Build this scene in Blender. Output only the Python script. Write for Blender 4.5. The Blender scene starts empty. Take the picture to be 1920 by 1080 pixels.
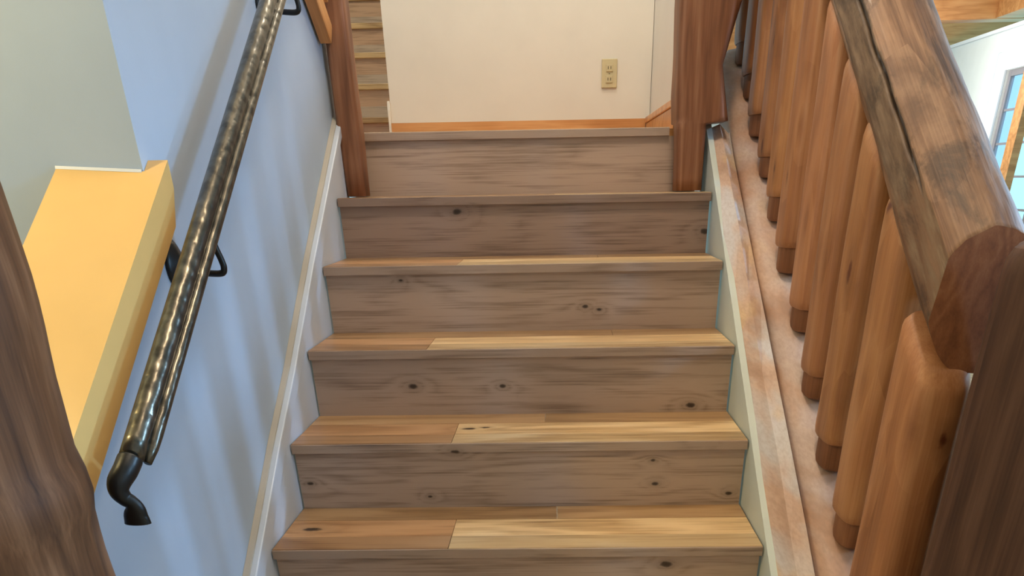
import bpy, bmesh, math, random
from mathutils import Vector, Matrix, noise, Euler
random.seed(7)
S = bpy.context.scene
COL = S.collection

# ------------------------------------------------------------------ camera
cam_d = bpy.data.cameras.new('camera')
cam = bpy.data.objects.new('camera', cam_d)
COL.objects.link(cam)
cam_d.sensor_width = 36.0
cam_d.lens = 1408.96 / 1920 * 36
cam_d.shift_x = -(1018.93 - 960) / 1920
cam_d.shift_y = (1124.73 - 540) / 1920
cam_d.clip_start = 0.02
pitch, yaw, roll = .5092, -.0223, -.0176
fwd = Vector((math.sin(yaw) * math.cos(pitch), math.cos(yaw) * math.cos(pitch), -math.sin(pitch)))
rgt = Vector((math.cos(yaw), -math.sin(yaw), 0))
upv = rgt.cross(fwd)
r2 = math.cos(roll) * rgt + math.sin(roll) * upv
u2 = -math.sin(roll) * rgt + math.cos(roll) * upv
cam.matrix_world = Matrix(((r2.x, u2.x, -fwd.x, .1043), (r2.y, u2.y, -fwd.y, -1.6942),
                           (r2.z, u2.z, -fwd.z, .7994), (0, 0, 0, 1)))
S.camera = cam

# ------------------------------------------------------------------ world, light, exposure
S.view_settings.view_transform = 'Standard'
S.view_settings.look = 'None'
S.view_settings.exposure = 0.0
S.view_settings.gamma = 1.0
S.view_settings.use_curve_mapping = False
world = bpy.data.worlds.new('world')
S.world = world
world.use_nodes = True
bg = world.node_tree.nodes['Background']
bg.inputs['Color'].default_value = (.42, .86, 1.0, 1)
bg.inputs['Strength'].default_value = 1.5


def area(name, loc, target, sx, sy, power, col):
    d = bpy.data.lights.new(name, 'AREA')
    d.shape = 'RECTANGLE'; d.size = sx; d.size_y = sy; d.energy = power; d.color = col
    o = bpy.data.objects.new(name, d); COL.objects.link(o)
    o.location = loc
    o.rotation_euler = (Vector(target) - Vector(loc)).to_track_quat('-Z', 'Y').to_euler()
    return o


def point(name, loc, power, col, r=.06):
    d = bpy.data.lights.new(name, 'POINT')
    d.energy = power; d.color = col; d.shadow_soft_size = r
    o = bpy.data.objects.new(name, d); COL.objects.link(o); o.location = loc
    return o


# daylight through two unseen great room windows, plus an added wide soft fill
area('window_daylight', (8.0, 3.1, 3.6), (-.6, .3, .7), .50, .5, 620, (.38, .66, 1.0))
area('window_daylight_near', (6.2, -1.9, 2.0), (-.6, .2, .4), .34, .7, 130, (.34, .63, 1.0))
area('blue_fill_wide', (4.62, -.6, 1.9), (-.6, .2, .6), 1.7, 1.5, 26, (.30, .60, 1.0))
# warm ceiling lamp of the landing, lamp of the lower stairwell, added fill lights for hall and great room
point('landing_lamp', (.05, 1.75, 2.75), 33, (1.0, .90, .76), .12)
point('stairwell_lamp', (-1.45, -.75, 1.70), 58, (1.0, .78, .36), .10)
point('hall_fill', (.40, .05, 3.0), 72, (1.0, .80, .58), .15)
point('great_room_fill', (3.3, 6.9, 1.5), 95, (1.0, .88, .72), .12)
area('stairwell_window_daylight', (-3.1, -1.6, 1.0), (-1.4, -.145, .9), .5, .8, 9, (.45, .72, 1.0))
point('log_side_fill', (2.8, -.6, 2.7), 28, (1.0, .80, .58), .12)  # added warm fill for the right side of the log handrail
point('upper_flight_lamp', (-1.1, 3.0, 2.8), 22, (1.0, .84, .60), .12)


# ------------------------------------------------------------------ material helpers
class NT:
    def __init__(s, name):
        s.m = bpy.data.materials.new(name); s.m.use_nodes = True
        s.t = s.m.node_tree; s.N = s.t.nodes; s.L = s.t.links
        s.b = s.N['Principled BSDF']

    def n(s, typ, **kw):
        x = s.N.new(typ)
        for k, v in kw.items():
            setattr(x, k, v)
        return x

    def link(s, a, b):
        s.L.new(a, b)

    def setin(s, sock, v):
        if hasattr(v, 'is_linked') or isinstance(v, bpy.types.NodeSocket):
            s.L.new(v, sock)
        else:
            sock.default_value = v

    def math(s, op, a, b=None, c=None, clamp=False):
        x = s.n('ShaderNodeMath', operation=op, use_clamp=clamp)
        s.setin(x.inputs[0], a)
        if b is not None: s.setin(x.inputs[1], b)
        if c is not None: s.setin(x.inputs[2], c)
        return x.outputs[0]

    def vmath(s, op, a, b=None):
        x = s.n('ShaderNodeVectorMath', operation=op)
        s.setin(x.inputs[0], a)
        if b is not None: s.setin(x.inputs[1], b)
        return x.outputs['Value'] if op in ('LENGTH', 'DISTANCE', 'DOT_PRODUCT') else x.outputs[0]

    def noise(s, v, scale=1, detail=4, rough=.5, dist=0):
        x = s.n('ShaderNodeTexNoise')
        s.setin(x.inputs['Vector'], v)
        x.inputs['Scale'].default_value = scale; x.inputs['Detail'].default_value = detail
        x.inputs['Roughness'].default_value = rough; x.inputs['Distortion'].default_value = dist
        return x.outputs['Fac']

    def ramp(s, f, stops):
        x = s.n('ShaderNodeValToRGB'); s.link(f, x.inputs[0])
        e = x.color_ramp.elements
        while len(e) < len(stops): e.new(.5)
        for i, (p, c) in enumerate(stops):
            e[i].position = p
            e[i].color = (*c, 1) if not isinstance(c, (int, float)) else (c, c, c, 1)
        return x.outputs[0]

    def mix(s, f, a, b, mode='MIX'):
        x = s.n('ShaderNodeMix', data_type='RGBA', blend_type=mode)
        s.setin(x.inputs[0], f)
        s.setin(x.inputs[6], a if not isinstance(a, tuple) or len(a) == 4 else (*a, 1))
        s.setin(x.inputs[7], b if not isinstance(b, tuple) or len(b) == 4 else (*b, 1))
        return x.outputs[2]

    def bump(s, h, strength=.2, dist=.002):
        x = s.n('ShaderNodeBump'); s.link(h, x.inputs['Height'])
        x.inputs['Strength'].default_value = strength; x.inputs['Distance'].default_value = dist
        s.link(x.outputs[0], s.b.inputs['Normal'])


def srgb(r, g, b):
    f = lambda c: (c / 255 / 12.92) if c / 255 <= .04045 else ((c / 255 + .055) / 1.055) ** 2.4
    return (f(r), f(g), f(b))


def wood(name, cols, axis='X', knots=(), rnd_knots=0, kscale=9, rough=.5, bands=6, freq=1.0,
         fine=.35, bump=.25, weather=False, spec=.3, knotcol=(.035, .018, .01), kst=None, con=.34, ringw=.34):
    """cols: three linear colours dark, middle, light. Grain runs along `axis` of the object."""
    t = NT(name)
    tc = t.n('ShaderNodeTexCoord').outputs['Object']
    oi = t.n('ShaderNodeObjectInfo')
    off = t.math('MULTIPLY', oi.outputs['Random'], 37.0)
    comb = t.n('ShaderNodeCombineXYZ')
    for i in range(3): t.link(off, comb.inputs[i])
    p = t.vmath('ADD', tc, comb.outputs[0])
    sc = {'X': (1, 7, 7), 'Y': (7, 1, 7), 'Z': (7, 7, 1)}[axis]
    fs = {'X': (5, 130, 130), 'Y': (130, 5, 130), 'Z': (130, 130, 5)}[axis]
    big = t.noise(t.vmath('MULTIPLY', p, tuple(x * freq for x in sc)), 1.0, 3, .45, .4)
    # knots
    kd = None
    st = kst or {'X': (.45, 1, 1), 'Y': (1, .45, 1), 'Z': (1, 1, .45)}[axis]
    for kx, ky, kz, kr in knots:
        d = t.vmath('LENGTH', t.vmath('MULTIPLY', t.vmath('SUBTRACT', tc, (kx, ky, kz)),
                                      tuple(x / kr for x in st)))
        kd = d if kd is None else t.math('MINIMUM', kd, d)
    if rnd_knots:
        v = t.n('ShaderNodeTexVoronoi'); v.feature = 'F1'
        vs = {'X': (.42, 1, 1), 'Y': (1, .42, 1), 'Z': (1, 1, .42)}[axis]
        t.link(t.vmath('MULTIPLY', p, vs), v.inputs['Vector'])
        v.inputs['Scale'].default_value = kscale
        # keep a knot only in some of the cells
        keep = t.math('GREATER_THAN', t.n('ShaderNodeSeparateColor').outputs[0], 0)
        sep = t.N[-1] if False else None
        sc_ = t.n('ShaderNodeSeparateColor'); t.link(v.outputs['Color'], sc_.inputs[0])
        rad = t.math('MULTIPLY', sc_.outputs[0], .13)
        keep = t.math('LESS_THAN', sc_.outputs[1], rnd_knots)
        rr = t.math('ADD', t.math('MULTIPLY', keep, t.math('ADD', rad, .07)), .0005)
        d = t.math('DIVIDE', v.outputs['Distance'], rr)
        kd = d if kd is None else t.math('MINIMUM', kd, d)
    if kd is not None:
        wob = t.noise(t.vmath('MULTIPLY', tc, (60, 60, 60)), 1, 3)
        kd = t.math('ADD', kd, t.math('MULTIPLY', t.math('SUBTRACT', wob, .5), .9))
        halo = t.math('EXPONENT', t.math('MULTIPLY', kd, -.45))
        big = t.math('ADD', big, t.math('MULTIPLY', halo, .35))
    ring = t.math('PINGPONG', t.math('MULTIPLY', big, float(bands)), .5)
    ring = t.math('MULTIPLY', ring, 2.0)
    grain = t.noise(t.vmath('MULTIPLY', p, fs), 1.0, 4, .6)
    mid = t.noise(t.vmath('MULTIPLY', p, tuple(x ** .75 * 1.1 for x in fs)), 1.0, 3, .6)
    f = t.math('ADD', t.math('MULTIPLY', ring, ringw), t.math('MULTIPLY', grain, fine))
    f = t.math('ADD', f, t.math('MULTIPLY', mid, .45 if fine > .1 else .12))
    if fine <= .1: f = t.math('ADD', f, .16)
    f = t.math('ADD', f, t.math('MULTIPLY', big, .35))
    str_ = t.noise(t.vmath('MULTIPLY', p, tuple(x * (1.0 if x > 10 else .25) for x in fs)), 2.2, 2, .5)
    f = t.math('ADD', f, t.math('MULTIPLY', t.math('SUBTRACT', str_, .5), fine))
    f = t.math('SUBTRACT', f, .28 + (ringw - .34) * .5)
    col = t.ramp(f, [(.48 - con, cols[0]), (.48, cols[1]), (.48 + con, cols[2])])
    col = t.mix(1.0, col, oi.outputs['Color'], 'MULTIPLY')
    if weather:
        at = t.n('ShaderNodeAttribute'); at.attribute_name = 'weather'
        wn = t.noise(t.vmath('MULTIPLY', tc, (8, 60, 60)), 1, 5, .65)
        wc = t.ramp(wn, [(.3, weather[0]), (.5, weather[1]), (.75, weather[2])])
        wf = t.math('ADD', at.outputs['Fac'], t.math('MULTIPLY', t.math('SUBTRACT', wn, .5), .7))
        wf = t.ramp(wf, [(.35, 0.0), (.6, 1.0)])
        col = t.mix(wf, col, wc)
        pt = t.noise(t.vmath('MULTIPLY', tc, (5, 13, 13)), 1, 6, .68, .5)
        col = t.mix(1.0, col, t.ramp(pt, [(.36, .42), (.47, .92), (.7, 1.08)]), 'MULTIPLY')
        a2 = t.n('ShaderNodeAttribute'); a2.attribute_name = 'crack'
        col = t.mix(a2.outputs['Fac'], col, (.012, .007, .004))
        a3 = t.n('ShaderNodeAttribute'); a3.attribute_name = 'bare'
        bf = t.ramp(t.math('ADD', a3.outputs['Fac'], t.math('MULTIPLY', t.math('SUBTRACT', wn, .5), .8)), [(.4, 0.0), (.6, 1.0)])
        col = t.mix(bf, col, (.52, .42, .35))
    if kd is not None:
        kf = t.ramp(kd, [(.0, 1.0), (.55, .9), (1.0, .0)])
        hf = t.ramp(kd, [(0., .55), (.35, .3), (1.0, .0)])
        hf = t.math('MULTIPLY', t.math('EXPONENT', t.math('MULTIPLY', kd, -.8)), .75, clamp=True)
        col = t.mix(hf, col, tuple(c * .42 for c in cols[1]))
        col = t.mix(kf, col, knotcol)
    t.link(col, t.b.inputs['Base Color'])
    rv = t.math('ADD', t.math('MULTIPLY', grain, .15), rough - .07)
    t.link(rv, t.b.inputs['Roughness'])
    t.b.inputs['Specular IOR Level'].default_value = spec
    t.bump(t.math('ADD', grain, t.math('MULTIPLY', mid, .6)), bump, .0012)
    return t.m


def paint(name, col, rough=.6, mottle=.04, bumps=.15, spec=.3, scale=3):
    t = NT(name)
    tc = t.n('ShaderNodeTexCoord').outputs['Object']
    n = t.noise(tc, scale, 4, .6)
    c = t.ramp(n, [(.3, tuple(x * (1 - mottle) for x in col)), (.7, tuple(min(1, x * (1 + mottle)) for x in col))])
    t.link(c, t.b.inputs['Base Color'])
    t.b.inputs['Roughness'].default_value = rough
    t.b.inputs['Specular IOR Level'].default_value = spec
    t.bump(t.noise(tc, 160, 4, .6), bumps, .001)
    return t.m


OAK = [(.165, .112, .077), (.305, .222, .162), (.45, .345, .262)]
K = [(-.222, 1.071, .712, .010), (.603, 1.071, .642, .010), (-.379, .799, .534, .0045),
     (.196, .799, .45, .006), (.240, .799, .440, .005), (-.321, .528, .272, .009), (.503, .528, .207, .009),
     (-.055, .528, .270, .006), (-.171, .256, .163, .008), (-.251, .256, .031, .0045), (.374, .256, .063, .006),
     (.365, .256, .13, .005), (.581, .256, .033, .006), (-.583, .256, .073, .006), (.379, -.015, -.054, .010)]
M = {}
M['riser'] = wood('oak_riser_board', [tuple(c * k for c, k in zip(x, (1.0, .98, 1.0))) for x in OAK], 'X', K, bands=9, rough=.36, fine=.95, freq=.8, kst=(.55, 0, 1), con=.30, ringw=.32, spec=.5)
M['tread'] = wood('oak_tread_board', [(.24, .145, .07), (.44, .29, .155), (.62, .45, .27)], 'X',
                  [(-.548, .131, 0, .013), (-.144, .401, .19, .010), (-.10, .41, .19, .007)], bands=5, rough=.34, fine=.7, spec=.45, kst=(.45, 1, 0), con=.27)
M['nose'] = M['tread']
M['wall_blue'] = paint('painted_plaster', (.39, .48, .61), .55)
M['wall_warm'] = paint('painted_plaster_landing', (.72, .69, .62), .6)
M['trim'] = paint('white_trim_paint', (.54, .60, .70), .38, .02, .05, .45)
M['trim_r'] = paint('pale_green_trim_paint', (.56, .62, .58), .5, .05, .08)
M['caulk'] = paint('tan_caulk', (.46, .42, .36), .7, .1)
M['orange'] = wood('varnished_fir', [(.42, .18, .06), (.62, .31, .12), (.75, .44, .20)], 'X', bands=5, rough=.3, fine=.3)
M['orange_v'] = wood('varnished_fir_brace', [(.36, .15, .045), (.58, .28, .10), (.72, .42, .18)], 'X', bands=4, rough=.35, fine=.3)
M['beam'] = wood('fir_ceiling_beam', [(.42, .17, .055), (.58, .27, .10), (.70, .38, .16)], 'X', bands=4, rough=.45)
M['cap'] = paint('yellow_varnished_cap', (.66, .425, .155), .28, .07, .02, .4, 2.5)
M['post'] = wood('red_brown_timber_post', [(.13, .052, .025), (.24, .102, .050), (.36, .18, .10)], 'Z', rnd_knots=.10, kscale=7, bands=7, rough=.5)
M['baluster'] = wood('peeled_pine_baluster', [(.23, .092, .036), (.37, .165, .069), (.49, .25, .115)], 'Z', rnd_knots=.62, kscale=15, bands=3, rough=.42, fine=.35, knotcol=(.10, .025, .01))
M['tenon'] = wood('end_grain_tenon', [(.14, .055, .022), (.24, .10, .045), (.34, .16, .075)], 'Z', bands=4, rough=.55)
M['newel'] = wood('dark_timber_newel', [(.040, .018, .011), (.090, .041, .024), (.155, .078, .047)], 'Z', rnd_knots=.07, kscale=5, bands=5, rough=.55)
M['log'] = wood('dark_timber_trunk', [(.045, .02, .010), (.13, .058, .026), (.25, .125, .062)], 'Z', rnd_knots=.05, kscale=3, bands=9, freq=.8, rough=.5)
M['handrail'] = wood('weathered_log', [(.075, .034, .016), (.185, .092, .047), (.31, .175, .10)], 'X', rnd_knots=.2, kscale=7, bands=7, fine=.6, rough=.5, bump=.6,
                     weather=[(.06, .034, .018), (.15, .092, .054), (.28, .19, .12)])
M['endgrain'] = wood('sawn_log_end', [(.17, .06, .025), (.25, .095, .04), (.33, .14, .065)], 'Z', bands=9, rough=.6)
M['iron'] = None


def pale_wood(name, cs, grey):
    t = NT(name)
    tc = t.n('ShaderNodeTexCoord').outputs['Object']
    a = t.noise(t.vmath('MULTIPLY', tc, (8, 1.8, 8)), 1, 4, .55, .6)
    b = t.noise(t.vmath('MULTIPLY', tc, (6, 1.6, 6)), 1, 3, .5, .3)
    g = t.noise(t.vmath('MULTIPLY', tc, (130, 6, 130)), 1, 4, .6)
    c = t.ramp(a, [(.3, cs[0]), (.5, cs[1]), (.72, cs[2])])
    w = t.ramp(b, [(.47, 0.0), (.60, 1.0)])
    c = t.mix(t.math('MULTIPLY', w, grey), c, (.52, .50, .50))
    y = t.ramp(t.noise(t.vmath('MULTIPLY', tc, (9, 4, 9)), 1, 2, .5), [(.60, 0.0), (.70, 1.0)])
    c = t.mix(t.math('MULTIPLY', y, grey * .6), c, (.62, .42, .20))
    c = t.mix(t.math('MULTIPLY', t.ramp(g, [(.35, 1.0), (.6, 0.0)]), .25), c, (.25, .15, .10))
    t.link(c, t.b.inputs['Base Color']); t.b.inputs['Roughness'].default_value = .5
    t.bump(g, .2, .001)
    return t.m


M['pale'] = pale_wood('smeared_pale_board', [(.40, .24, .16), (.54, .36, .26), (.62, .47, .38)], .9)
M['rail'] = pale_wood('peeled_pale_log', [(.33, .175, .105), (.45, .265, .175), (.53, .37, .28)], .35)


def iron_mat():
    t = NT('hammered_iron')
    tc = t.n('ShaderNodeTexCoord').outputs['Object']
    v = t.n('ShaderNodeTexVoronoi'); v.feature = 'SMOOTH_F1'
    t.link(t.vmath('MULTIPLY', tc, (60, 45, 45)), v.inputs['Vector']); v.inputs['Scale'].default_value = 1
    n = t.noise(tc, 40, 4)
    c = t.ramp(n, [(.3, (.05, .046, .038)), (.7, (.16, .145, .115))])
    t.link(c, t.b.inputs['Base Color']); t.b.inputs['Metallic'].default_value = .85
    t.b.inputs['Roughness'].default_value = .27
    t.bump(t.math('ADD', v.outputs['Distance'], t.math('MULTIPLY', n, .5)), .6, .003)
    return t.m


M['iron'] = iron_mat()
t_ = NT('black_iron'); t_.b.inputs['Base Color'].default_value = (.012, .012, .012, 1)
t_.b.inputs['Roughness'].default_value = .38; t_.b.inputs['Metallic'].default_value = .4
t_.bump(t_.noise(t_.n('ShaderNodeTexCoord').outputs['Object'], 60, 3), .3, .002); M['black'] = t_.m
t_ = NT('brass'); t_.b.inputs['Base Color'].default_value = (.9, .62, .25, 1); t_.b.inputs['Metallic'].default_value = 1
t_.b.inputs['Roughness'].default_value = .25; M['brass'] = t_.m
M['almond'] = paint('almond_plastic', (.56, .49, .30), .4, .03, .02)
M['slot'] = paint('dark_slot', (.06, .05, .03), .6)
M['sash'] = paint('grey_window_sash', (.22, .22, .26), .5)
M['casing'] = paint('pale_blue_casing', (.70, .78, .88), .45)
M['plaster'] = paint('great_room_plaster', (.66, .72, .76), .6)
t_ = NT('window_glass')
t_.b.inputs['Base Color'].default_value = (.92, .98, 1, 1); t_.b.inputs['Transmission Weight'].default_value = 1
t_.b.inputs['Roughness'].default_value = .05; t_.b.inputs['IOR'].default_value = 1.05; M['glass'] = t_.m
t_ = NT('leaves_outside')
tcn = t_.n('ShaderNodeTexCoord').outputs['Object']
t_.link(t_.ramp(t_.noise(tcn, 2.2, 6, .7), [(.35, (.10, .30, .16)), (.5, (.30, .62, .45)), (.7, (.62, .9, .8))]), t_.b.inputs['Base Color'])
M['leaf'] = t_.m


# ------------------------------------------------------------------ object helpers
def tag(o, label=None, cat=None, group=None, kind=None):
    if label: o['label'] = label
    if cat: o['category'] = cat
    if group: o['group'] = group
    if kind: o['kind'] = kind
    return o


def empty(name, loc=(0, 0, 0)):
    o = bpy.data.objects.new(name, None); COL.objects.link(o); o.location = loc
    o.empty_display_size = .1
    return o


def link(name, bm, mat, parent=None, smooth=False, bevel=0, mats=None):
    me = bpy.data.meshes.new(name)
    bmesh.ops.recalc_face_normals(bm, faces=bm.faces[:])
    bm.to_mesh(me); bm.free()
    me.materials.append(mat)
    for m in (mats or []): me.materials.append(m)
    o = bpy.data.objects.new(name, me); COL.objects.link(o)
    if parent:
        o.parent = parent
        o.matrix_parent_inverse = Matrix.Translation(-Vector(parent.location))
    if smooth:
        for p in me.polygons: p.use_smooth = True
    if bevel:
        b = o.modifiers.new('bevel', 'BEVEL'); b.width = bevel; b.segments = 2; b.limit_method = 'ANGLE'
    return o


def bm_box(bm, a, b):
    x0, y0, z0 = a; x1, y1, z1 = b
    v = [bm.verts.new(p) for p in ((x0, y0, z0), (x1, y0, z0), (x1, y1, z0), (x0, y1, z0),
                                   (x0, y0, z1), (x1, y0, z1), (x1, y1, z1), (x0, y1, z1))]
    for f in ((0, 1, 2, 3), (4, 5, 6, 7), (0, 1, 5, 4), (1, 2, 6, 5), (2, 3, 7, 6), (3, 0, 4, 7)):
        bm.faces.new([v[i] for i in f])
    return bm


def box(name, a, b, mat, parent=None, bevel=0):
    return link(name, bm_box(bmesh.new(), a, b), mat, parent, bevel=bevel)


def struct(o):
    o['kind'] = 'structure'
    return o


def prism_yz(name, pts, x0, x1, mat, parent=None, bevel=0):
    """polygon in the YZ plane extruded from x0 to x1"""
    bm = bmesh.new()
    A = [bm.verts.new((x0, y, z)) for y, z in pts]
    B = [bm.verts.new((x1, y, z)) for y, z in pts]
    bm.faces.new(A); bm.faces.new(B)
    n = len(pts)
    for i in range(n): bm.faces.new((A[i], A[(i + 1) % n], B[(i + 1) % n], B[i]))
    return link(name, bm, mat, parent, bevel=bevel)


def loft_bm(rings, cap=True, bm=None):
    bm = bm or bmesh.new()
    R = [[bm.verts.new(p) for p in r] for r in rings]
    n = len(R[0])
    for a, b in zip(R[:-1], R[1:]):
        for i in range(n): bm.faces.new((a[i], a[(i + 1) % n], b[(i + 1) % n], b[i]))
    if cap:
        bm.faces.new(R[0]); bm.faces.new(R[-1])
    return bm


def tube_rings(pts, rad, seg=12, flat=(1, 1), up=Vector((0, 0, 1))):
    rings = []
    P = [Vector(p) for p in pts]
    for i, p in enumerate(P):
        d = (P[min(i + 1, len(P) - 1)] - P[max(i - 1, 0)]).normalized()
        s = d.cross(up)
        if s.length < 1e-3: s = d.cross(Vector((1, 0, 0)))
        s.normalize(); u = s.cross(d).normalized()
        r = rad[i] if isinstance(rad, (list, tuple)) else rad
        fl = flat[i] if isinstance(flat, list) else flat
        rings.append([p + s * math.cos(a) * r * fl[0] + u * math.sin(a) * r * fl[1]
                      for a in (2 * math.pi * k / seg for k in range(seg))])
    return rings


def smooth_path(pts, n=6):
    """Catmull-Rom"""
    P = [Vector(p) for p in pts]; out = []
    for i in range(len(P) - 1):
        p0 = P[max(i - 1, 0)]; p1 = P[i]; p2 = P[i + 1]; p3 = P[min(i + 2, len(P) - 1)]
        for k in range(n):
            t = k / n
            out.append(.5 * ((2 * p1) + (p2 - p0) * t + (2 * p0 - 5 * p1 + 4 * p2 - p3) * t * t
                             + (3 * p1 - p0 - 3 * p2 + p3) * t ** 3))
    out.append(P[-1])
    return out


# ================================================================== SETTING
G, R_, OV = .2714, .19, .015
XL, XR = -.616, .616
WL = -.638
# left: full-height wall beyond the corner, low wall under the sloping cap, far wall facing the visitor
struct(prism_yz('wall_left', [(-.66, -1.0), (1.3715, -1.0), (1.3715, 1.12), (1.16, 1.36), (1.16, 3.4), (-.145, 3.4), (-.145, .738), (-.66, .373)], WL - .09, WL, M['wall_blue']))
struct(box('wall_left_return', (-3.2, -.145, -1.0), (WL - .09, -.04, 3.4), M['wall_blue']))
struct(box('wall_stairwell', (-3.3, -3.0, -1.0), (-3.2, -.15, 3.4), M['wall_warm']))
# landing
struct(box('landing_floor', (-1.9, 1.375, .90), (.54, 3.57, .949), M['orange']))
struct(box('wall_back', (-.648, 2.40, .95), (.538, 2.53, 3.4), M['wall_warm']))
struct(box('wall_right_landing', (.540, 1.44, .95), (.60, 6.0, 3.4), M['wall_warm']))
struct(box('wall_left_landing', (-1.98, 1.42, .95), (-1.90, 6.5, 3.4), M['wall_warm']))
struct(box('ceiling', (-3.3, -.9, 3.4), (.66, 6.5, 3.5), M['wall_warm']))
bb = box('baseboard_back', (-.648, 2.381, .95), (.520, 2.399, 1.039), M['orange']); struct(bb)
struct(box('baseboard_right', (.522, 1.45, .95), (.5395, 2.379, 1.018), M['orange']))
struct(box('trim_1', (.516, 1.45, 1.020), (.5395, 2.379, 1.043), M['orange'], bevel=.003))
# white corner piece on the left end of the landing wall
struct(prism_yz('trim_2', [(2.385, .95), (2.40, .95), (2.40, 1.11), (2.392, 1.125), (2.385, 1.09)], -.660, -.6485, M['wall_warm']))
# floor under the stairs foot
struct(box('floor', (-3.2, -3.2, -.82), (4.5, 10.5, -.76), M['tread']))
struct(box('wall_rear', (-3.3, -3.3, -.82), (4.66, -3.2, 3.4), M['wall_warm']))
struct(box('ceiling_hall', (-3.3, -3.3, 3.401), (.66, -.9, 3.5), M['wall_warm']))

# left skirting: board, moulding, caulk line
dark = [(1.276, .952), (.806, .596), (.451, .347), (.243, .205), (.009, .030), (-.30, -.19), (-.30, -.60), (1.276, -.60)]
skl = struct(prism_yz('baseboard_left', dark, WL + .0005, XL, M['trim']))
outl = [(1.268, .985), (.705, .594), (.385, .357), (.169, .212), (-.029, .066), (-.33, -.15)]
inl = [(-.30, -.186), (.009, .034), (.243, .209), (.451, .351), (.806, .600), (1.268, .953)]
prism_yz('moulding', outl + inl, WL + .0006, XL + .009, M['trim'], skl, bevel=.003)
prism_yz('caulk_line', [(y, z + .008) for y, z in outl] + [(y, z + .001) for y, z in reversed(outl)], WL + .0007, XL - .006, M['caulk'], skl)
# dark strip painted in for the shadow gap under the moulding
prism_yz('joint', [(y, z - .001) for y, z in inl] + [(y, z - .0035) for y, z in reversed(inl)], XL - .002, XL + .0012, M['slot'], skl)
# right skirting
dr = [(1.35, .972), (.9, .655), (.0, .015), (-.28, -.18), (-.28, -.60), (1.35, -.60)]
struct(prism_yz('baseboard_right_stairs', dr, XR + .001, XR + .0195, M['trim_r']))

# ================================================================== MAIN STAIRCASE
stairs = tag(empty('staircase', (0, 0, -.76)), 'straight flight of oak plank stairs rising to the landing between two skirtings', 'stairs')
rise = [-.19, 0, .188, .380, .577, .758, .953]
yy = [-.2714, 0, .264, .536, .813, 1.093, 1.357]
tints = {-1: (1.0, 1.0, .95), 0: (1, .98, .96), 1: (1.02, 1.0, 1.0), 2: (.95, .92, .92), 3: (.98, .96, .96), 4: (.72, .66, .66), 5: (1.08, 1.08, 1.1)}
joints = {-1: .05, 0: -.17, 1: -.18, 2: -.27, 3: -.20, 4: .1}
for i, (y, z) in enumerate(zip(yy, rise)):
    k = i - 1
    zb = rise[i - 1] if i else -.38
    top = k == 5
    xl, xr = (XL + .003, XR - .003)
    if top: xl, xr = -.608, .499
    r = box('riser', ((xl if not top else -.6398) + .002, y + OV, zb - .001), ((xr if not top else .604) - .002, y + OV + .018, z - .026), M['riser'], stairs)
    r.color = (*tints[k], 1)
    f_ = box('nosing_shade_edge', (xl, y, z - .026), (xr, y + .004, z - .0012), M['riser'], stairs, bevel=.0012)  # darker riser wood paints the shade on the nosing front
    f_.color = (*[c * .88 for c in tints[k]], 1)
    if top:
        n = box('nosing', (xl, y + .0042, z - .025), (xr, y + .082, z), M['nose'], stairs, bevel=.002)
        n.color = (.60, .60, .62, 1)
        continue
    ye = yy[i + 1] + OV + .012
    js = joints[k]
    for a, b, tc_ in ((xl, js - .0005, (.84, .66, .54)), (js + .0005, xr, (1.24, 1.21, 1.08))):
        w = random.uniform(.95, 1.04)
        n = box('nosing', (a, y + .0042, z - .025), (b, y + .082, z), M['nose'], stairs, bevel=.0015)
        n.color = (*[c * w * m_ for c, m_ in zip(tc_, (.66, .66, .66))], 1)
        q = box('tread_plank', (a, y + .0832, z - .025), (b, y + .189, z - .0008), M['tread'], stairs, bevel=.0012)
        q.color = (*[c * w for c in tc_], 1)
    xs = random.uniform(-.1, .3)
    for a, b in ((xl, xs - .0006), (xs + .0006, xr)):
        q = box('tread_plank', (a, y + .1902, z - .025), (b, ye, z - .001), M['tread'], stairs)
        w = random.uniform(.68, .86); q.color = (w, w * .86, w * .72, 1)

# ================================================================== UPPER FLIGHT
up = tag(empty('staircase', (-1.3, 3.55, .95)), 'narrow upper flight of oak stairs seen behind the white landing wall', 'stairs')
for k in range(6):
    y = 3.56 + .2714 * k; z = .95 + .19 * (k + 1)
    a = box('riser', (-1.88, y + .02, z - .19 + .001), (-.70, y + .035, z - .19 + .0762), M['riser'], up)
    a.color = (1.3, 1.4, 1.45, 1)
    a = box('riser', (-1.88, y + .0195, z - .19 + .0755), (-.70, y + .035, z - .029), M['riser'], up)
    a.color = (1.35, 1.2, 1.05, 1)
    a = box('nosing', (-1.88, y, z - .03), (-.70, y + .30, z), M['tread'], up, bevel=.004)
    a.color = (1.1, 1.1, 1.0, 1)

# ================================================================== LEFT LOW-WALL CAP
def yz_line(z0, s): return lambda y: z0 + s * y
ct = yz_line(.926, .705)
bm = bmesh.new()
pts = [(-.119, ct(-.119)), (-.66, ct(-.66)), (-.66, ct(-.66) - .092), (-.167, ct(-.167) - .086)]
cap = prism_yz('stair_wall_cap', pts, -.806, -.601, M['cap'], bevel=.004)
tag(cap, 'yellow varnished sloping timber cap on the low wall left of the stairs', 'wall cap')
# cut away what would run into the wall: the cap is notched around the corner
me = cap.data
bmc = bmesh.new(); bmc.from_mesh(me); bmc.free()
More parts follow.
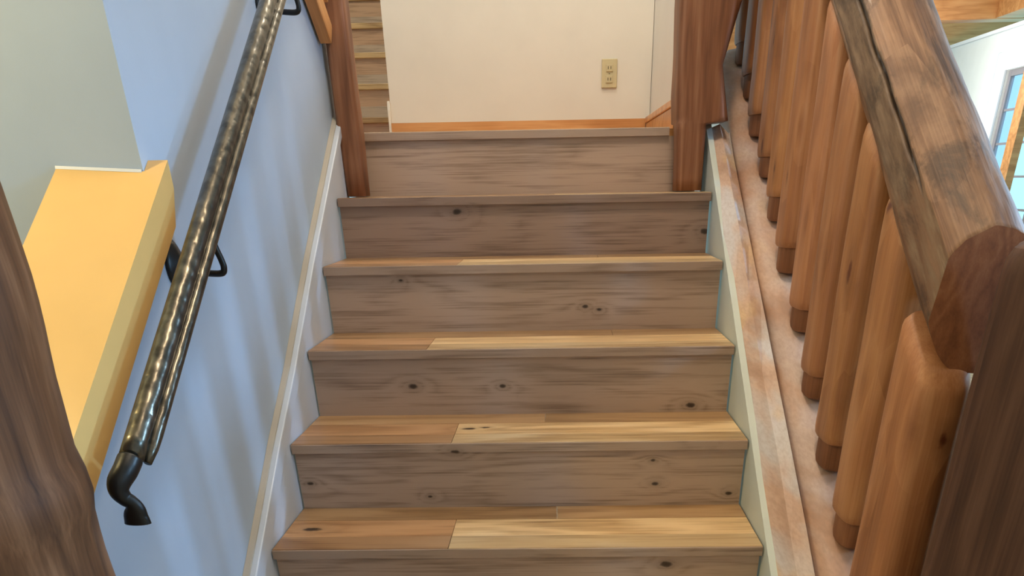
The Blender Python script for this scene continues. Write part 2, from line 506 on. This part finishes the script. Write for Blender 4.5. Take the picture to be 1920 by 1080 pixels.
# rebuild as two prisms joined: body before the wall corner, nib in front of the wall face
COL.objects.unlink(cap); bpy.data.objects.remove(cap)
bmc = bmesh.new()
body = [(-.1465, ct(-.1465)), (-.66, ct(-.66)), (-.66, ct(-.66) - .092), (-.1465, ct(-.1465) - .088)]
outline = [(-.806, 0), (-.601, 0)]
def prism_into(bm, pts, x0, x1):
    A = [bm.verts.new((x0, y, z)) for y, z in pts]; B = [bm.verts.new((x1, y, z)) for y, z in pts]
    bm.faces.new(A); bm.faces.new(B)
    n = len(pts)
    for i in range(n): bm.faces.new((A[i], A[(i + 1) % n], B[(i + 1) % n], B[i]))
A = [bmc.verts.new((-.793, y, z + (.010 if j < 2 else 0))) for j, (y, z) in enumerate(body)]
B = [bmc.verts.new((-.601, y, z)) for y, z in body]
bmc.faces.new(A); bmc.faces.new(B)
for i in range(4): bmc.faces.new((A[i], A[(i + 1) % 4], B[(i + 1) % 4], B[i]))
prism_into(bmc, [(-.119, ct(-.119)), (-.1465, ct(-.1465)), (-.1465, ct(-.1465) - .088), (-.119, ct(-.119) - .045)], WL + .001, -.601)
cap = link('stair_wall_cap', bmc, M['cap'])
tag(cap, 'yellow varnished sloping timber cap on the low wall left of the stairs', 'wall cap')
bm = bmesh.new()
zc0 = ct(-.1465)
loft_bm([[Vector((x, -.150, zc0 + d - .002)), Vector((x, -.1458, zc0 + d - .002)), Vector((x, -.1458, zc0 + d + .003)), Vector((x, -.148, zc0 + d + .003))] for x, d in ((-.794, .010), (-.64, .002))], True, bm)
cb = link('caulk_line', bm, M['trim'], cap)

# ================================================================== TIMBER POSTS
def hewn_ring(cx, cy, z, hx, hy, e=5, seg=36, amp=.0, rot=0, seed=0, radf=1):
    out = []
    for k in range(seg):
        a = 2 * math.pi * k / seg
        c, s = math.cos(a), math.sin(a)
        r = (abs(c) ** e + abs(s) ** e) ** (-1 / e)
        r *= 1 + amp * noise.noise(Vector((c * 1.5 + seed, s * 1.5, z * 3)))
        x, y = hx * r * c * radf, hy * r * s * radf
        out.append(Vector((cx + x * math.cos(rot) - y * math.sin(rot), cy + x * math.sin(rot) + y * math.cos(rot), z)))
    return out


def interp(tab, z):
    for (z0, v0), (z1, v1) in zip(tab[:-1], tab[1:]):
        if z0 <= z <= z1: return v0 + (v1 - v0) * (z - z0) / (z1 - z0)
    return tab[0][1] if z < tab[0][0] else tab[-1][1]


# right landing post: upper part wide, lower-right cut away over the rail board
def right_post():
    bm = bmesh.new()
    lt = [(.76, .516), (.84, .514), (.943, .508), (1.03, .500), (1.144, .501), (1.279, .495), (2.0, .49)]
    rt = [(.76, .606), (.954, .606), (.962, .680), (1.04, .662), (1.114, .646), (1.2, .668), (1.279, .69), (2.0, .73)]
    zs = [.7605, .80, .85, .90, .935, .954, .962, .975, 1.0, 1.04, 1.08, 1.114, 1.16, 1.2, 1.24, 1.279, 1.4, 1.6, 1.8, 2.0]
    rings = []
    for z in zs:
        a, b = interp(lt, z), interp(rt, z)
        low = z < .958
        cy, hy = (1.285, .052) if low else (1.325, .092)
        rings.append(hewn_ring((a + b) / 2, cy, z, (b - a) / 2, hy, 7, 40, .02, 0, 3))
    return loft_bm(rings, True, bm)


o = link('landing_post', right_post(), M['post'], smooth=True)
tag(o, 'thick red-brown hewn timber post at the right end of the top step', 'post')
bm = loft_bm([hewn_ring(-.583 - .001 * i, 1.285, z, hx + .006, .045, 7, 36, .02, 0, 9) for i, (z, hx) in
              enumerate([(.7605, .026), (.85, .028), (.95, .032), (1.05, .031), (1.15, .031), (1.3, .032), (2.0, .034)])])
lp = link('landing_post', bm, M['post'], smooth=True)
tag(lp, 'slim red-brown timber post at the left end of the top step', 'post')
# diagonal fir boards meeting the left post
def board(name, p0, p1, w, th, mat, parent=None, bevel=.002, side=Vector((1, 0, 0))):
    """a board from p0 to p1; width w in the plane normal to `side`, thickness th along side"""
    p0, p1 = Vector(p0), Vector(p1)
    d = p1 - p0; L = d.length; ex = d.normalized()
    ez = side; ey = ez.cross(ex).normalized(); ez = ex.cross(ey)
    bm = bm_box(bmesh.new(), (0, -w / 2, -th / 2), (L, w / 2, th / 2))
    o = link(name, bm, mat, None, bevel=bevel)
    mw = Matrix((ex, ey, ez)).transposed().to_4x4(); mw.translation = p0
    if parent:
        o.parent = parent
        o.matrix_parent_inverse = Matrix.Translation(-Vector(parent.location))
    o.matrix_basis = mw
    return o


br = tag(empty('stair_brace', (-.62, 1.23, 1.17)), 'light orange sloping fir brace between the left wall and the slim post', 'brace')
board('brace_board', (-.613, 1.228, 1.209), (-.613, .93, 1.43), .062, .036, M['orange_v'], br)
board('edge_strip', (-.608, 1.228, 1.295), (-.608, .97, 1.51), .016, .03, M['orange_v'], br)

# ================================================================== LEFT FOREGROUND TRUNK
bm = bmesh.new()
edge = [(-.80, -.49), (.0, -.50), (.342, -.514), (.375, -.513), (.405, -.512), (.43, -.507), (.447, -.503), (.465, -.505), (.50, -.513), (.60, -.511), (.65, -.506), (.70, -.502), (1.2, -.505), (2.0, -.51)]
rings = []
z = -.759
while z < 1.75:
    xr_ = interp(edge, z); R0 = .155
    ring = []
    for k in range(64):
        a = 2 * math.pi * k / 64
        c, s = math.cos(a), math.sin(a)
        r = R0 * (1 + .05 * noise.noise(Vector((c * 1.2, s * 1.2, z * 2.5))) + .02 * noise.noise(Vector((c * 6, s * 6, z * 1.5))))
        x = xr_ - R0 + r * c
        ring.append(Vector((x, -.81 + r * s * .95, z)))
    rings.append(ring); z += .03
tr = link('trunk_post', loft_bm(rings), M['log'], smooth=True)
tag(tr, 'dark brown knotty tree-trunk post in the left foreground', 'post')

# ================================================================== IRON HANDRAIL
hr = tag(empty('wall_handrail', (-.54, -.64, .42)), 'hammered black iron handrail on wall brackets along the left wall', 'handrail')
def rz(y): return .861 + .703 * y
P0 = Vector((-.54, -.625, .428)); P1 = Vector((-.54, .95, 1.516))
ax = (P1 - P0).normalized()
npt = 70
path = [P0.lerp(P1, i / npt) for i in range(npt + 1)]
main_pts = [p for p in path if (p - P0).length > .018]
rings = tube_rings(main_pts, .0178, 20)
for i, r in enumerate(rings):
    c = sum(r, Vector()) / len(r)
    for j, p in enumerate(r):
        r[j] = c + (p - c) * (1 + .015 * noise.noise(p * 45))
link('rail_bar', loft_bm(rings), M['iron'], hr, smooth=True)
off = Vector((.016, 0, 0)) + Vector((0, ax.z, -ax.y)) * .017
rp = [p + off for p in path if (p - P0).length > .015]
rad = [.0105] * len(rp); rad[0] = .006; rad[1] = .0095
link('rail_lower_bar', loft_bm(tube_rings(rp, rad, 14)), M['iron'], hr, smooth=True)
# bend and flared scroll tip, forged black
tip = [(-.5385, -.640, .350, .0205, .0095), (-.538, -.640, .362, .0185, .0100), (-.536, -.640, .374, .0150, .0100), (-.538, -.641, .384, .0110, .0095),
       (-.5455, -.643, .392, .0120, .0110), (-.5500, -.644, .404, .0145, .0140), (-.5480, -.640, .417, .0165, .0165), (-.5415, -.627, .430, .0176, .0176),
       (-.540, -.610, .4410, .0179, .0179)]
tp = smooth_path([q[:3] for q in tip], 5)
fl = []
for i in range(len(tp)):
    u = i / 5; j = min(int(u), len(tip) - 2); w = u - j
    fl.append((tip[j][3] * (1 - w) + tip[j + 1][3] * w, tip[j][4] * (1 - w) + tip[j + 1][4] * w))
link('scroll_end', loft_bm(tube_rings(tp, 1.0, 22, fl, up=Vector((0, 1, .05)))), M['black'], hr, smooth=True)
for (by, dz) in ((-.112, 0), (.685, -.030)):
    zz = rz(by) - .118 + dz
    br_ = empty('wall_bracket', (-.60, by, zz)); br_.parent = hr; br_.matrix_parent_inverse = Matrix.Translation(-Vector(hr.location))
    bm = bmesh.new()
    prof = [(.0, .0455), (.004, .046), (.008, .038), (.012, .030), (.015, .020), (.020, .012), (.026, .0)]
    rg = []
    for x, r in prof[:-1]:
        rg.append([Vector((WL + .0012 + x, by + r * .82 * math.cos(a), zz + r * (1.0 + .06 * math.cos(4 * a)) * math.sin(a))) for a in (2 * math.pi * k / 28 for k in range(28))])
    o = link('rosette', loft_bm(rg), M['black'], br_, smooth=True); o.matrix_parent_inverse = br_.matrix_world.inverted() if False else Matrix.Translation(-Vector(br_.location))
    arm = [(WL + .012, by, zz)]
    arm += [(-.60, by, zz - .010), (-.565, by, zz - .014), (-.546, by, zz - .013), (-.541, by, zz - .004), (-.543, by, zz + .010), (-.552, by + .001, zz + .045), (-.5535, by, rz(by) - .012)]
    o = link('arm', loft_bm(tube_rings(smooth_path(arm, 5), .0062, 10, up=Vector((0, 1, 0)))), M['black'], br_, smooth=True)
    o.matrix_parent_inverse = Matrix.Translation(-Vector(br_.location))

# ================================================================== BALUSTRADE
bal = tag(empty('balustrade', (.82, -.3, .0)), 'rustic log balustrade with peeled round balusters along the right of the stairs', 'railing')
def zb(y): return .085 + .66 * y
# weathered shoe board A (own thing, lies on the skirting)
AL = [(-.30, -.215), (-.063, -.049), (.159, .115), (.398, .275), (.65, .461), (.888, .644), (1.128, .803), (1.225, .872)]
rings = []
for y, z in AL:
    f = max(0, min(1, (1.38 - y) / 1.4))
    zr = .7 * y + (.0 + .095 * f)
    zm = .5 * (z + zr) + .022
    wv = .002 * noise.noise(Vector((y * 4, 0, 0)))
    rings.append([Vector((.6215, y, z - .03)), Vector((.6215, y, z + .002)), Vector((.626 + wv, y, z + .006)), Vector((.665 + wv, y, zm)), Vector((.698, y, zr - .004)),
                  Vector((.701, y, zr - .012)), Vector((.701, y, zr - .06)), Vector((.6375, y, z - .05))])
# upper end: passes under the post's notch
rings.append([Vector((p.x, 1.335, p.z + .7 * .11 - (.012 if 2 <= i <= 4 else 0))) for i, p in enumerate(rings[-1])])
o = link('shoe_board', loft_bm(rings), M['pale'], bevel=.0)
tag(o, 'pale weathered board smeared with paint running beside the right skirting', 'board')

# bottom rail (half log)
rings = []
n = 60
for i in range(n + 1):
    y = -.27 + (1.74 + .27) * i / n
    z = zb(y)
    w = .006 * noise.noise(Vector((y * 3, 2, 0))) + .003 * noise.noise(Vector((y * 11, 5, 0)))
    e = max(0, min(1, (1.74 - y) / .10)); e = math.sqrt(1 - (1 - e) ** 2)
    sec = [(.7035, -.14), (.7035, -.050), (.706 + w, -.022), (.716 + w, -.006 + w), (.735, .006 + w), (.77, .011 + w * .5), (.82, .012), (.88, .006), (.925, -.012), (.94, -.05), (.94, -.14)]
    rings.append([Vector((.8 + (x - .8) * (.55 + .45 * e), y, z + min(dz, dz) * (1) - (1 - e) * .045 * (dz > -.1))) for x, dz in sec])
o = link('bottom_rail', loft_bm(rings), M['rail'], bal, smooth=True)
o.data.polygons[-1].use_smooth = False
mod = o.modifiers.new('edge', 'EDGE_SPLIT'); mod.split_angle = math.radians(50)

# handrail log, local frame: X up the slope
sl = .70
exv = Vector((0, 1, sl)).normalized(); eyv = Vector((-1, 0, 0)); ezv = exv.cross(eyv)
HB = Vector((.835, -.315, .606))
def make_handrail():
    bm = bmesh.new()
    seg, nl, L = 200, 200, 2.75
    wl = bm.verts.layers.float.new('weather'); cl = bm.verts.layers.float.new('crack'); bl = bm.verts.layers.float.new('bare')
    R = []
    for i in range(nl + 1):
        x = L * i / nl
        ring = []
        th1 = -14 + 10 * noise.noise(Vector((x * 2.2, 1, 0))) - 3 * x
        th2 = 30 + 9 * noise.noise(Vector((x * 2.0, 7, 0))) + 4 * noise.noise(Vector((x * 8, 3, 0)))
        rb = .089 + .004 * noise.noise(Vector((x * 1.6, 9, 0)))
        for k in range(seg):
            a = 360 * k / seg
            ad = (a + 180) % 360 - 180
            ar = math.radians(a); c, s = math.cos(ar), math.sin(ar)
            r = rb * (1 + .045 * noise.noise(Vector((x * 2.5, c * 1.3, s * 1.3))) + .022 * noise.noise(Vector((x * 7, c * 3, s * 3))) + .008 * noise.noise(Vector((x * 25, c * 9, s * 9))))
            lo, hi = th1, th2 + 6
            mid = (lo + hi) / 2
            if abs(ad - mid) < 60:
                r = min(r, (rb - .007) / math.cos(math.radians(ad - mid)) if abs(ad - mid) < 35 else r)
            # second, upper hewn face
            if abs(ad - 70) < 35:
                r = min(r, (rb - .0025) / math.cos(math.radians(ad - 70)))
            w = 1.0 if lo < ad < hi else 0.0
            w *= .5 + .5 * min(1, max(0, (x - .25) * 3))
            if ad < lo: w = max(0, .45 - (lo - ad) / 60)
            cr = 0
            g1 = max(0, noise.noise(Vector((x * 1.5, 20, 0))) * 2 + .75); g1 = min(1, g1) * (1 if x > .75 else 0)
            d1 = abs(ad - th1) / 2.0
            g2 = 1 if .20 < x < 1.0 else 0
            tap = min(1, (x - .20) * 6, (1.0 - x) * 6) if g2 else 0
            d2 = abs(ad - th2) / (.8 + 1.9 * tap)
            if g1 and d1 < 1.6: q = math.exp(-d1 * d1 * 1.5) * g1; r -= .012 * q; cr = max(cr, q)
            if g2 and d2 < 1.6: q = math.exp(-d2 * d2 * 1.5); r -= .016 * q * tap; cr = max(cr, q)
            b = 0
            if hi < ad < hi + 14: b = max(0, min(1, (x - .62) * 2.5)) * (1 - abs(ad - hi - 6) / 9)
            v = bm.verts.new((x + .85 * r * s * max(0, 1 - x / .35), r * c, r * s))
            v[wl] = w; v[cl] = cr; v[bl] = max(0, b)
            ring.append(v)
        R.append(ring)
    for A, B in zip(R[:-1], R[1:]):
        for i in range(seg):
            f = bm.faces.new((A[i], A[(i + 1) % seg], B[(i + 1) % seg], B[i])); f.smooth = True
    f = bm.faces.new(R[0]); f.material_index = 1
    bm.faces.new(R[-1])
    return bm


bmh = make_handrail()
meh = bpy.data.meshes.new('handrail_log')
bmesh.ops.recalc_face_normals(bmh, faces=bmh.faces[:])
bmh.to_mesh(meh); bmh.free(); meh.materials.append(M['handrail']); meh.materials.append(M['endgrain'])
ho = bpy.data.objects.new('handrail_log', meh); COL.objects.link(ho)
mw = Matrix((exv, eyv, ezv)).transposed().to_4x4(); mw.translation = HB
ho.parent = bal; ho.matrix_parent_inverse = Matrix.Translation(-Vector(bal.location)); ho.matrix_basis = mw
ho['label'] = 'thick cracked and weathered log handrail'

ys = [1.60, 1.425, 1.245, 1.065, .890, .700, .505, .305, .115, -.070, -.268]
for i, y in enumerate(ys):
    cx = .799 + .003 * math.sin(i * 2.3)
    zlo = zb(y) + .012
    ztop = HB.z + sl * (y - HB.y) - .085 / math.cos(math.atan(sl)) - .006
    zs0 = zlo + .058 + .006 * math.sin(i * 1.7)
    sh = ztop + (.042 if i < 10 else -.025)
    e = 4.2
    o_y = 0
    o_ = Vector((cx, y, zlo))
    rings = []
    hx, hy = .0525, (.068 if i < 10 else .078)
    zz = [(zs0, .90), (zs0 + .006, .97), (zs0 + .02, 1.0)]
    m = 14
    for j in range(1, m): zz.append((zs0 + .02 + (sh - zs0 - .02) * j / m, 1.0))
    zz += [(sh, .985), (sh + .012, .95), (sh + .028, .82), (sh + .034, .70)]
    for z, f in zz:
        w = 1 + .03 * noise.noise(Vector((i * 3.1, z * 4, 1)))
        rg = hewn_ring(cx - o_.x + .002 * noise.noise(Vector((i, z * 3, 5))), 0, z - o_.z, hx * f * w, hy * f * w, e, 30, .035, 0, i * 2.0)
        sk = max(0, min(1, (z - zs0) / (sh - zs0) * 1.6 - .6))
        for p in rg: p.z += sl * p.y * sk
        rings.append(rg)
    b_ = link('baluster', loft_bm(rings), M['baluster'], None, smooth=True)
    md = b_.modifiers.new('edge', 'EDGE_SPLIT'); md.split_angle = math.radians(40)
    b_.parent = bal; b_.matrix_parent_inverse = Matrix.Translation(-Vector(bal.location)); b_.location = o_
    v = random.uniform(.9, 1.08); b_.color = (v, v * random.uniform(.95, 1.03), v * random.uniform(.92, 1.05), 1)
    # tenon standing in the bottom rail
    rings = [hewn_ring(0, 0, z, .046 * f, .055 * f, 2.8, 26, .03, 0, i) for z, f in ((-.004, .9), (.004, 1.0), (zs0 - zlo - .0005, 1.0))]
    t2 = link('tenon', loft_bm(rings), M['tenon'], None, smooth=True)
    md = t2.modifiers.new('edge', 'EDGE_SPLIT'); md.split_angle = math.radians(40)
    t2.parent = b_
    if i in (0, 4, 5, 8):
        bm = bmesh.new(); bmesh.ops.create_icosphere(bm, subdivisions=2, radius=.0042)
        s_ = link('screw', bm, M['brass'], None, smooth=True)
        s_.parent = b_; s_.location = (-.0385, -.024, .022); s_['label'] = 'small brass screw head'

# ================================================================== NEWEL (right foreground)
bm = bmesh.new()
rot = math.radians(33)
rings = []
nz = Vector((.889, -.458, 0))
for z, f in ((-.759, 1.04), (-.4, 1.03), (-.1, 1.02), (.1, 1.01), (.3, 1.0), (.45, 1.0), (.60, .995), (.665, .985), (.688, .965), (.702, .90), (.708, .80)):
    rings.append(hewn_ring(nz.x, nz.y, z, .099 * f, .099 * f, 6, 56, .025, -rot, 4))
nw = link('newel_post', loft_bm(rings), M['newel'], smooth=True)
md = nw.modifiers.new('edge', 'EDGE_SPLIT'); md.split_angle = math.radians(28)
tag(nw, 'dark brown hewn newel post with chamfered top in the right foreground', 'post')

# ================================================================== OUTLET
ot = tag(empty('wall_outlet', (.35, 2.40, 1.21)), 'almond electrical outlet on the white landing wall', 'outlet')
box('faceplate', (.315, 2.391, 1.158), (.384, 2.3995, 1.266), M['almond'], ot, bevel=.003)
for zc in (1.232, 1.190):
    s = box('socket', (.334, 2.387, zc - .014), (.365, 2.3908, zc + .014), M['almond'], ot, bevel=.002)
    for dx in (-.006, .006):
        q = box('slot', (.3495 + dx - .0014, 2.3862, zc - .005), (.3495 + dx + .0014, 2.3869, zc + .006), M['slot'], s)
        q.matrix_parent_inverse = Matrix.Identity(4)
box('screw', (.3475, 2.389, 1.2095), (.3515, 2.3908, 1.2125), M['slot'], ot)

# ================================================================== GREAT ROOM BEYOND THE BALUSTRADE
XW = 4.5
def wall_with_hole(name, y0, y1, z0, z1, holes, mat):
    bm = bmesh.new()
    ycuts = sorted({y0, y1, *[h[0] for h in holes], *[h[1] for h in holes]})
    zcuts = sorted({z0, z1, *[h[2] for h in holes], *[h[3] for h in holes]})
    grid = {}
    for a, b in zip(ycuts[:-1], ycuts[1:]):
        for c, d in zip(zcuts[:-1], zcuts[1:]):
            if any(h[0] <= a and b <= h[1] and h[2] <= c and d <= h[3] for h in holes): continue
            bm_box(bm, (XW, a, c), (XW + .16, b, d))
    return struct(link(name, bm, mat))


W1 = (5.3, 7.24, -.05, 1.66)
W2 = (1.3, 2.8, 1.4, 2.50)  # unseen opening, head set low to shade the upper left wall
wall_with_hole('wall_great_room', 3.9, 10.5, -.76, 2.0, [W1], M['plaster'])
wall_with_hole('wall_great_room_near', -3.3, 3.9, -.76, 3.4, [W2, (-2.1, .3, 1.0, 2.7)], M['plaster'])
struct(box('ceiling_great_room_near', (.66, -3.3, 3.4), (4.66, 5.9, 3.5), M['plaster']))
struct(box('soffit_great_room', (.66, 5.9, 2.42), (4.66, 5.99, 3.5), M['plaster']))
struct(box('wall_great_room_end', (.6, 10.5, -.76), (XW + .16, 10.6, 4.0), M['plaster']))
struct(box('trim_3', (XW - .03, 4.0, 2.002), (XW + .2, 10.45, 2.03), M['casing']))
# window: casing, sash, muntins, panes
wn = struct(empty('window_1', (XW, 6.3, .8)))
y0, y1, z0, z1 = W1
for a, b in (((XW - .03, y1 + .001, z0 - .16), (XW - .001, y1 + .18, z1 + .16)), ((XW - .03, y0, z1 + .001), (XW - .001, y1, z1 + .16)),
             ((XW - .045, y1 + .182, z0 - .16), (XW - .001, y1 + .225, z1 + .16))):
    box('casing', a, b, M['casing'], wn, bevel=.006)
for a, b in (((XW + .02, y1 - .05, z0), (XW + .06, y1 - .001, z1)), ((XW + .02, y0, z1 - .05), (XW + .06, y1 - .052, z1 - .001)),
             ((XW + .02, y0, z0), (XW + .06, y1 - .052, z0 + .05)), ((XW + .02, y0, z0 + .052), (XW + .06, y0 + .05, z1 - .052)),
             ((XW + .02, 6.25, z0 + .052), (XW + .06, 6.33, z1 - .052))):
    box('sash', a, b, M['sash'], wn)
for z in (1.33, 1.045, .76, .48, .20):
    for a, b in ((6.332, y1 - .052), (y0 + .052, 6.248)):
        box('muntin', (XW + .03, a, z - .010), (XW + .05, b, z + .010), M['sash'], wn)
zc = [z0 + .052, .20, .48, .76, 1.045, 1.33, z1 - .052]
for a, b in ((6.334, y1 - .054), (y0 + .054, 6.246)):
    for c, d in zip(zc[:-1], zc[1:]):
        box('pane', (XW + .038, a, c + .011), (XW + .042, b, d - .011), M['glass'], wn)
# standing timber in front of the window
o = box('timber_stud', (4.20, 6.20, -.76), (4.27, 6.34, 2.41), M['orange_v'])
tag(o, 'pale vertical timber standing before the bright window at the right edge', 'timber')
# ceiling beams
b1 = box('ceiling_beam', (1.0, 8.2, 2.20), (6.6, 8.4, 2.37), M['beam'], bevel=.006)
tag(b1, 'orange ceiling beam highest at the top right corner, in front of the others', 'beam')
b2 = box('ceiling_beam', (1.0, 9.55, 2.02), (6.6, 9.80, 2.37), M['beam'], bevel=.006)
tag(b2, 'orange ceiling beam just above the white wall at the top right', 'beam')
b3 = box('ceiling_beam', (4.72, 7.0, 2.205), (5.0, 8.195, 2.37), M['beam'], bevel=.006)
tag(b3, 'short orange beam end meeting the front beam at the top right edge', 'beam')
struct(box('ceiling_great_room', (.7, 6.0, 2.42), (7.0, 10.5, 2.48), M['plaster']))
# trees outside
tre = tag(empty('tree', (9.5, 12.0, -1.0)), 'blurred pale green tree outside the small-paned window', 'tree')
bm = bmesh.new()
for k in range(40):
    mt = Matrix.Translation((9.5 + random.uniform(-1.0, 1.0), 12.5 + random.uniform(-2.5, 2.5), random.uniform(-.2, 3.2))) @ Matrix.Scale(random.uniform(.15, .4), 4)
    bmesh.ops.create_icosphere(bm, subdivisions=2, radius=1, matrix=mt)
for v in bm.verts: v.co += Vector(noise.noise_vector(v.co * 4)) * .12
link('foliage', bm, M['leaf'], tre, smooth=True)
link('trunk', loft_bm(tube_rings([(9.5, 12, -1), (9.55, 12.05, .6), (9.5, 12.1, 1.8)], [.14, .11, .07], 10)), M['log'], tre, smooth=True)
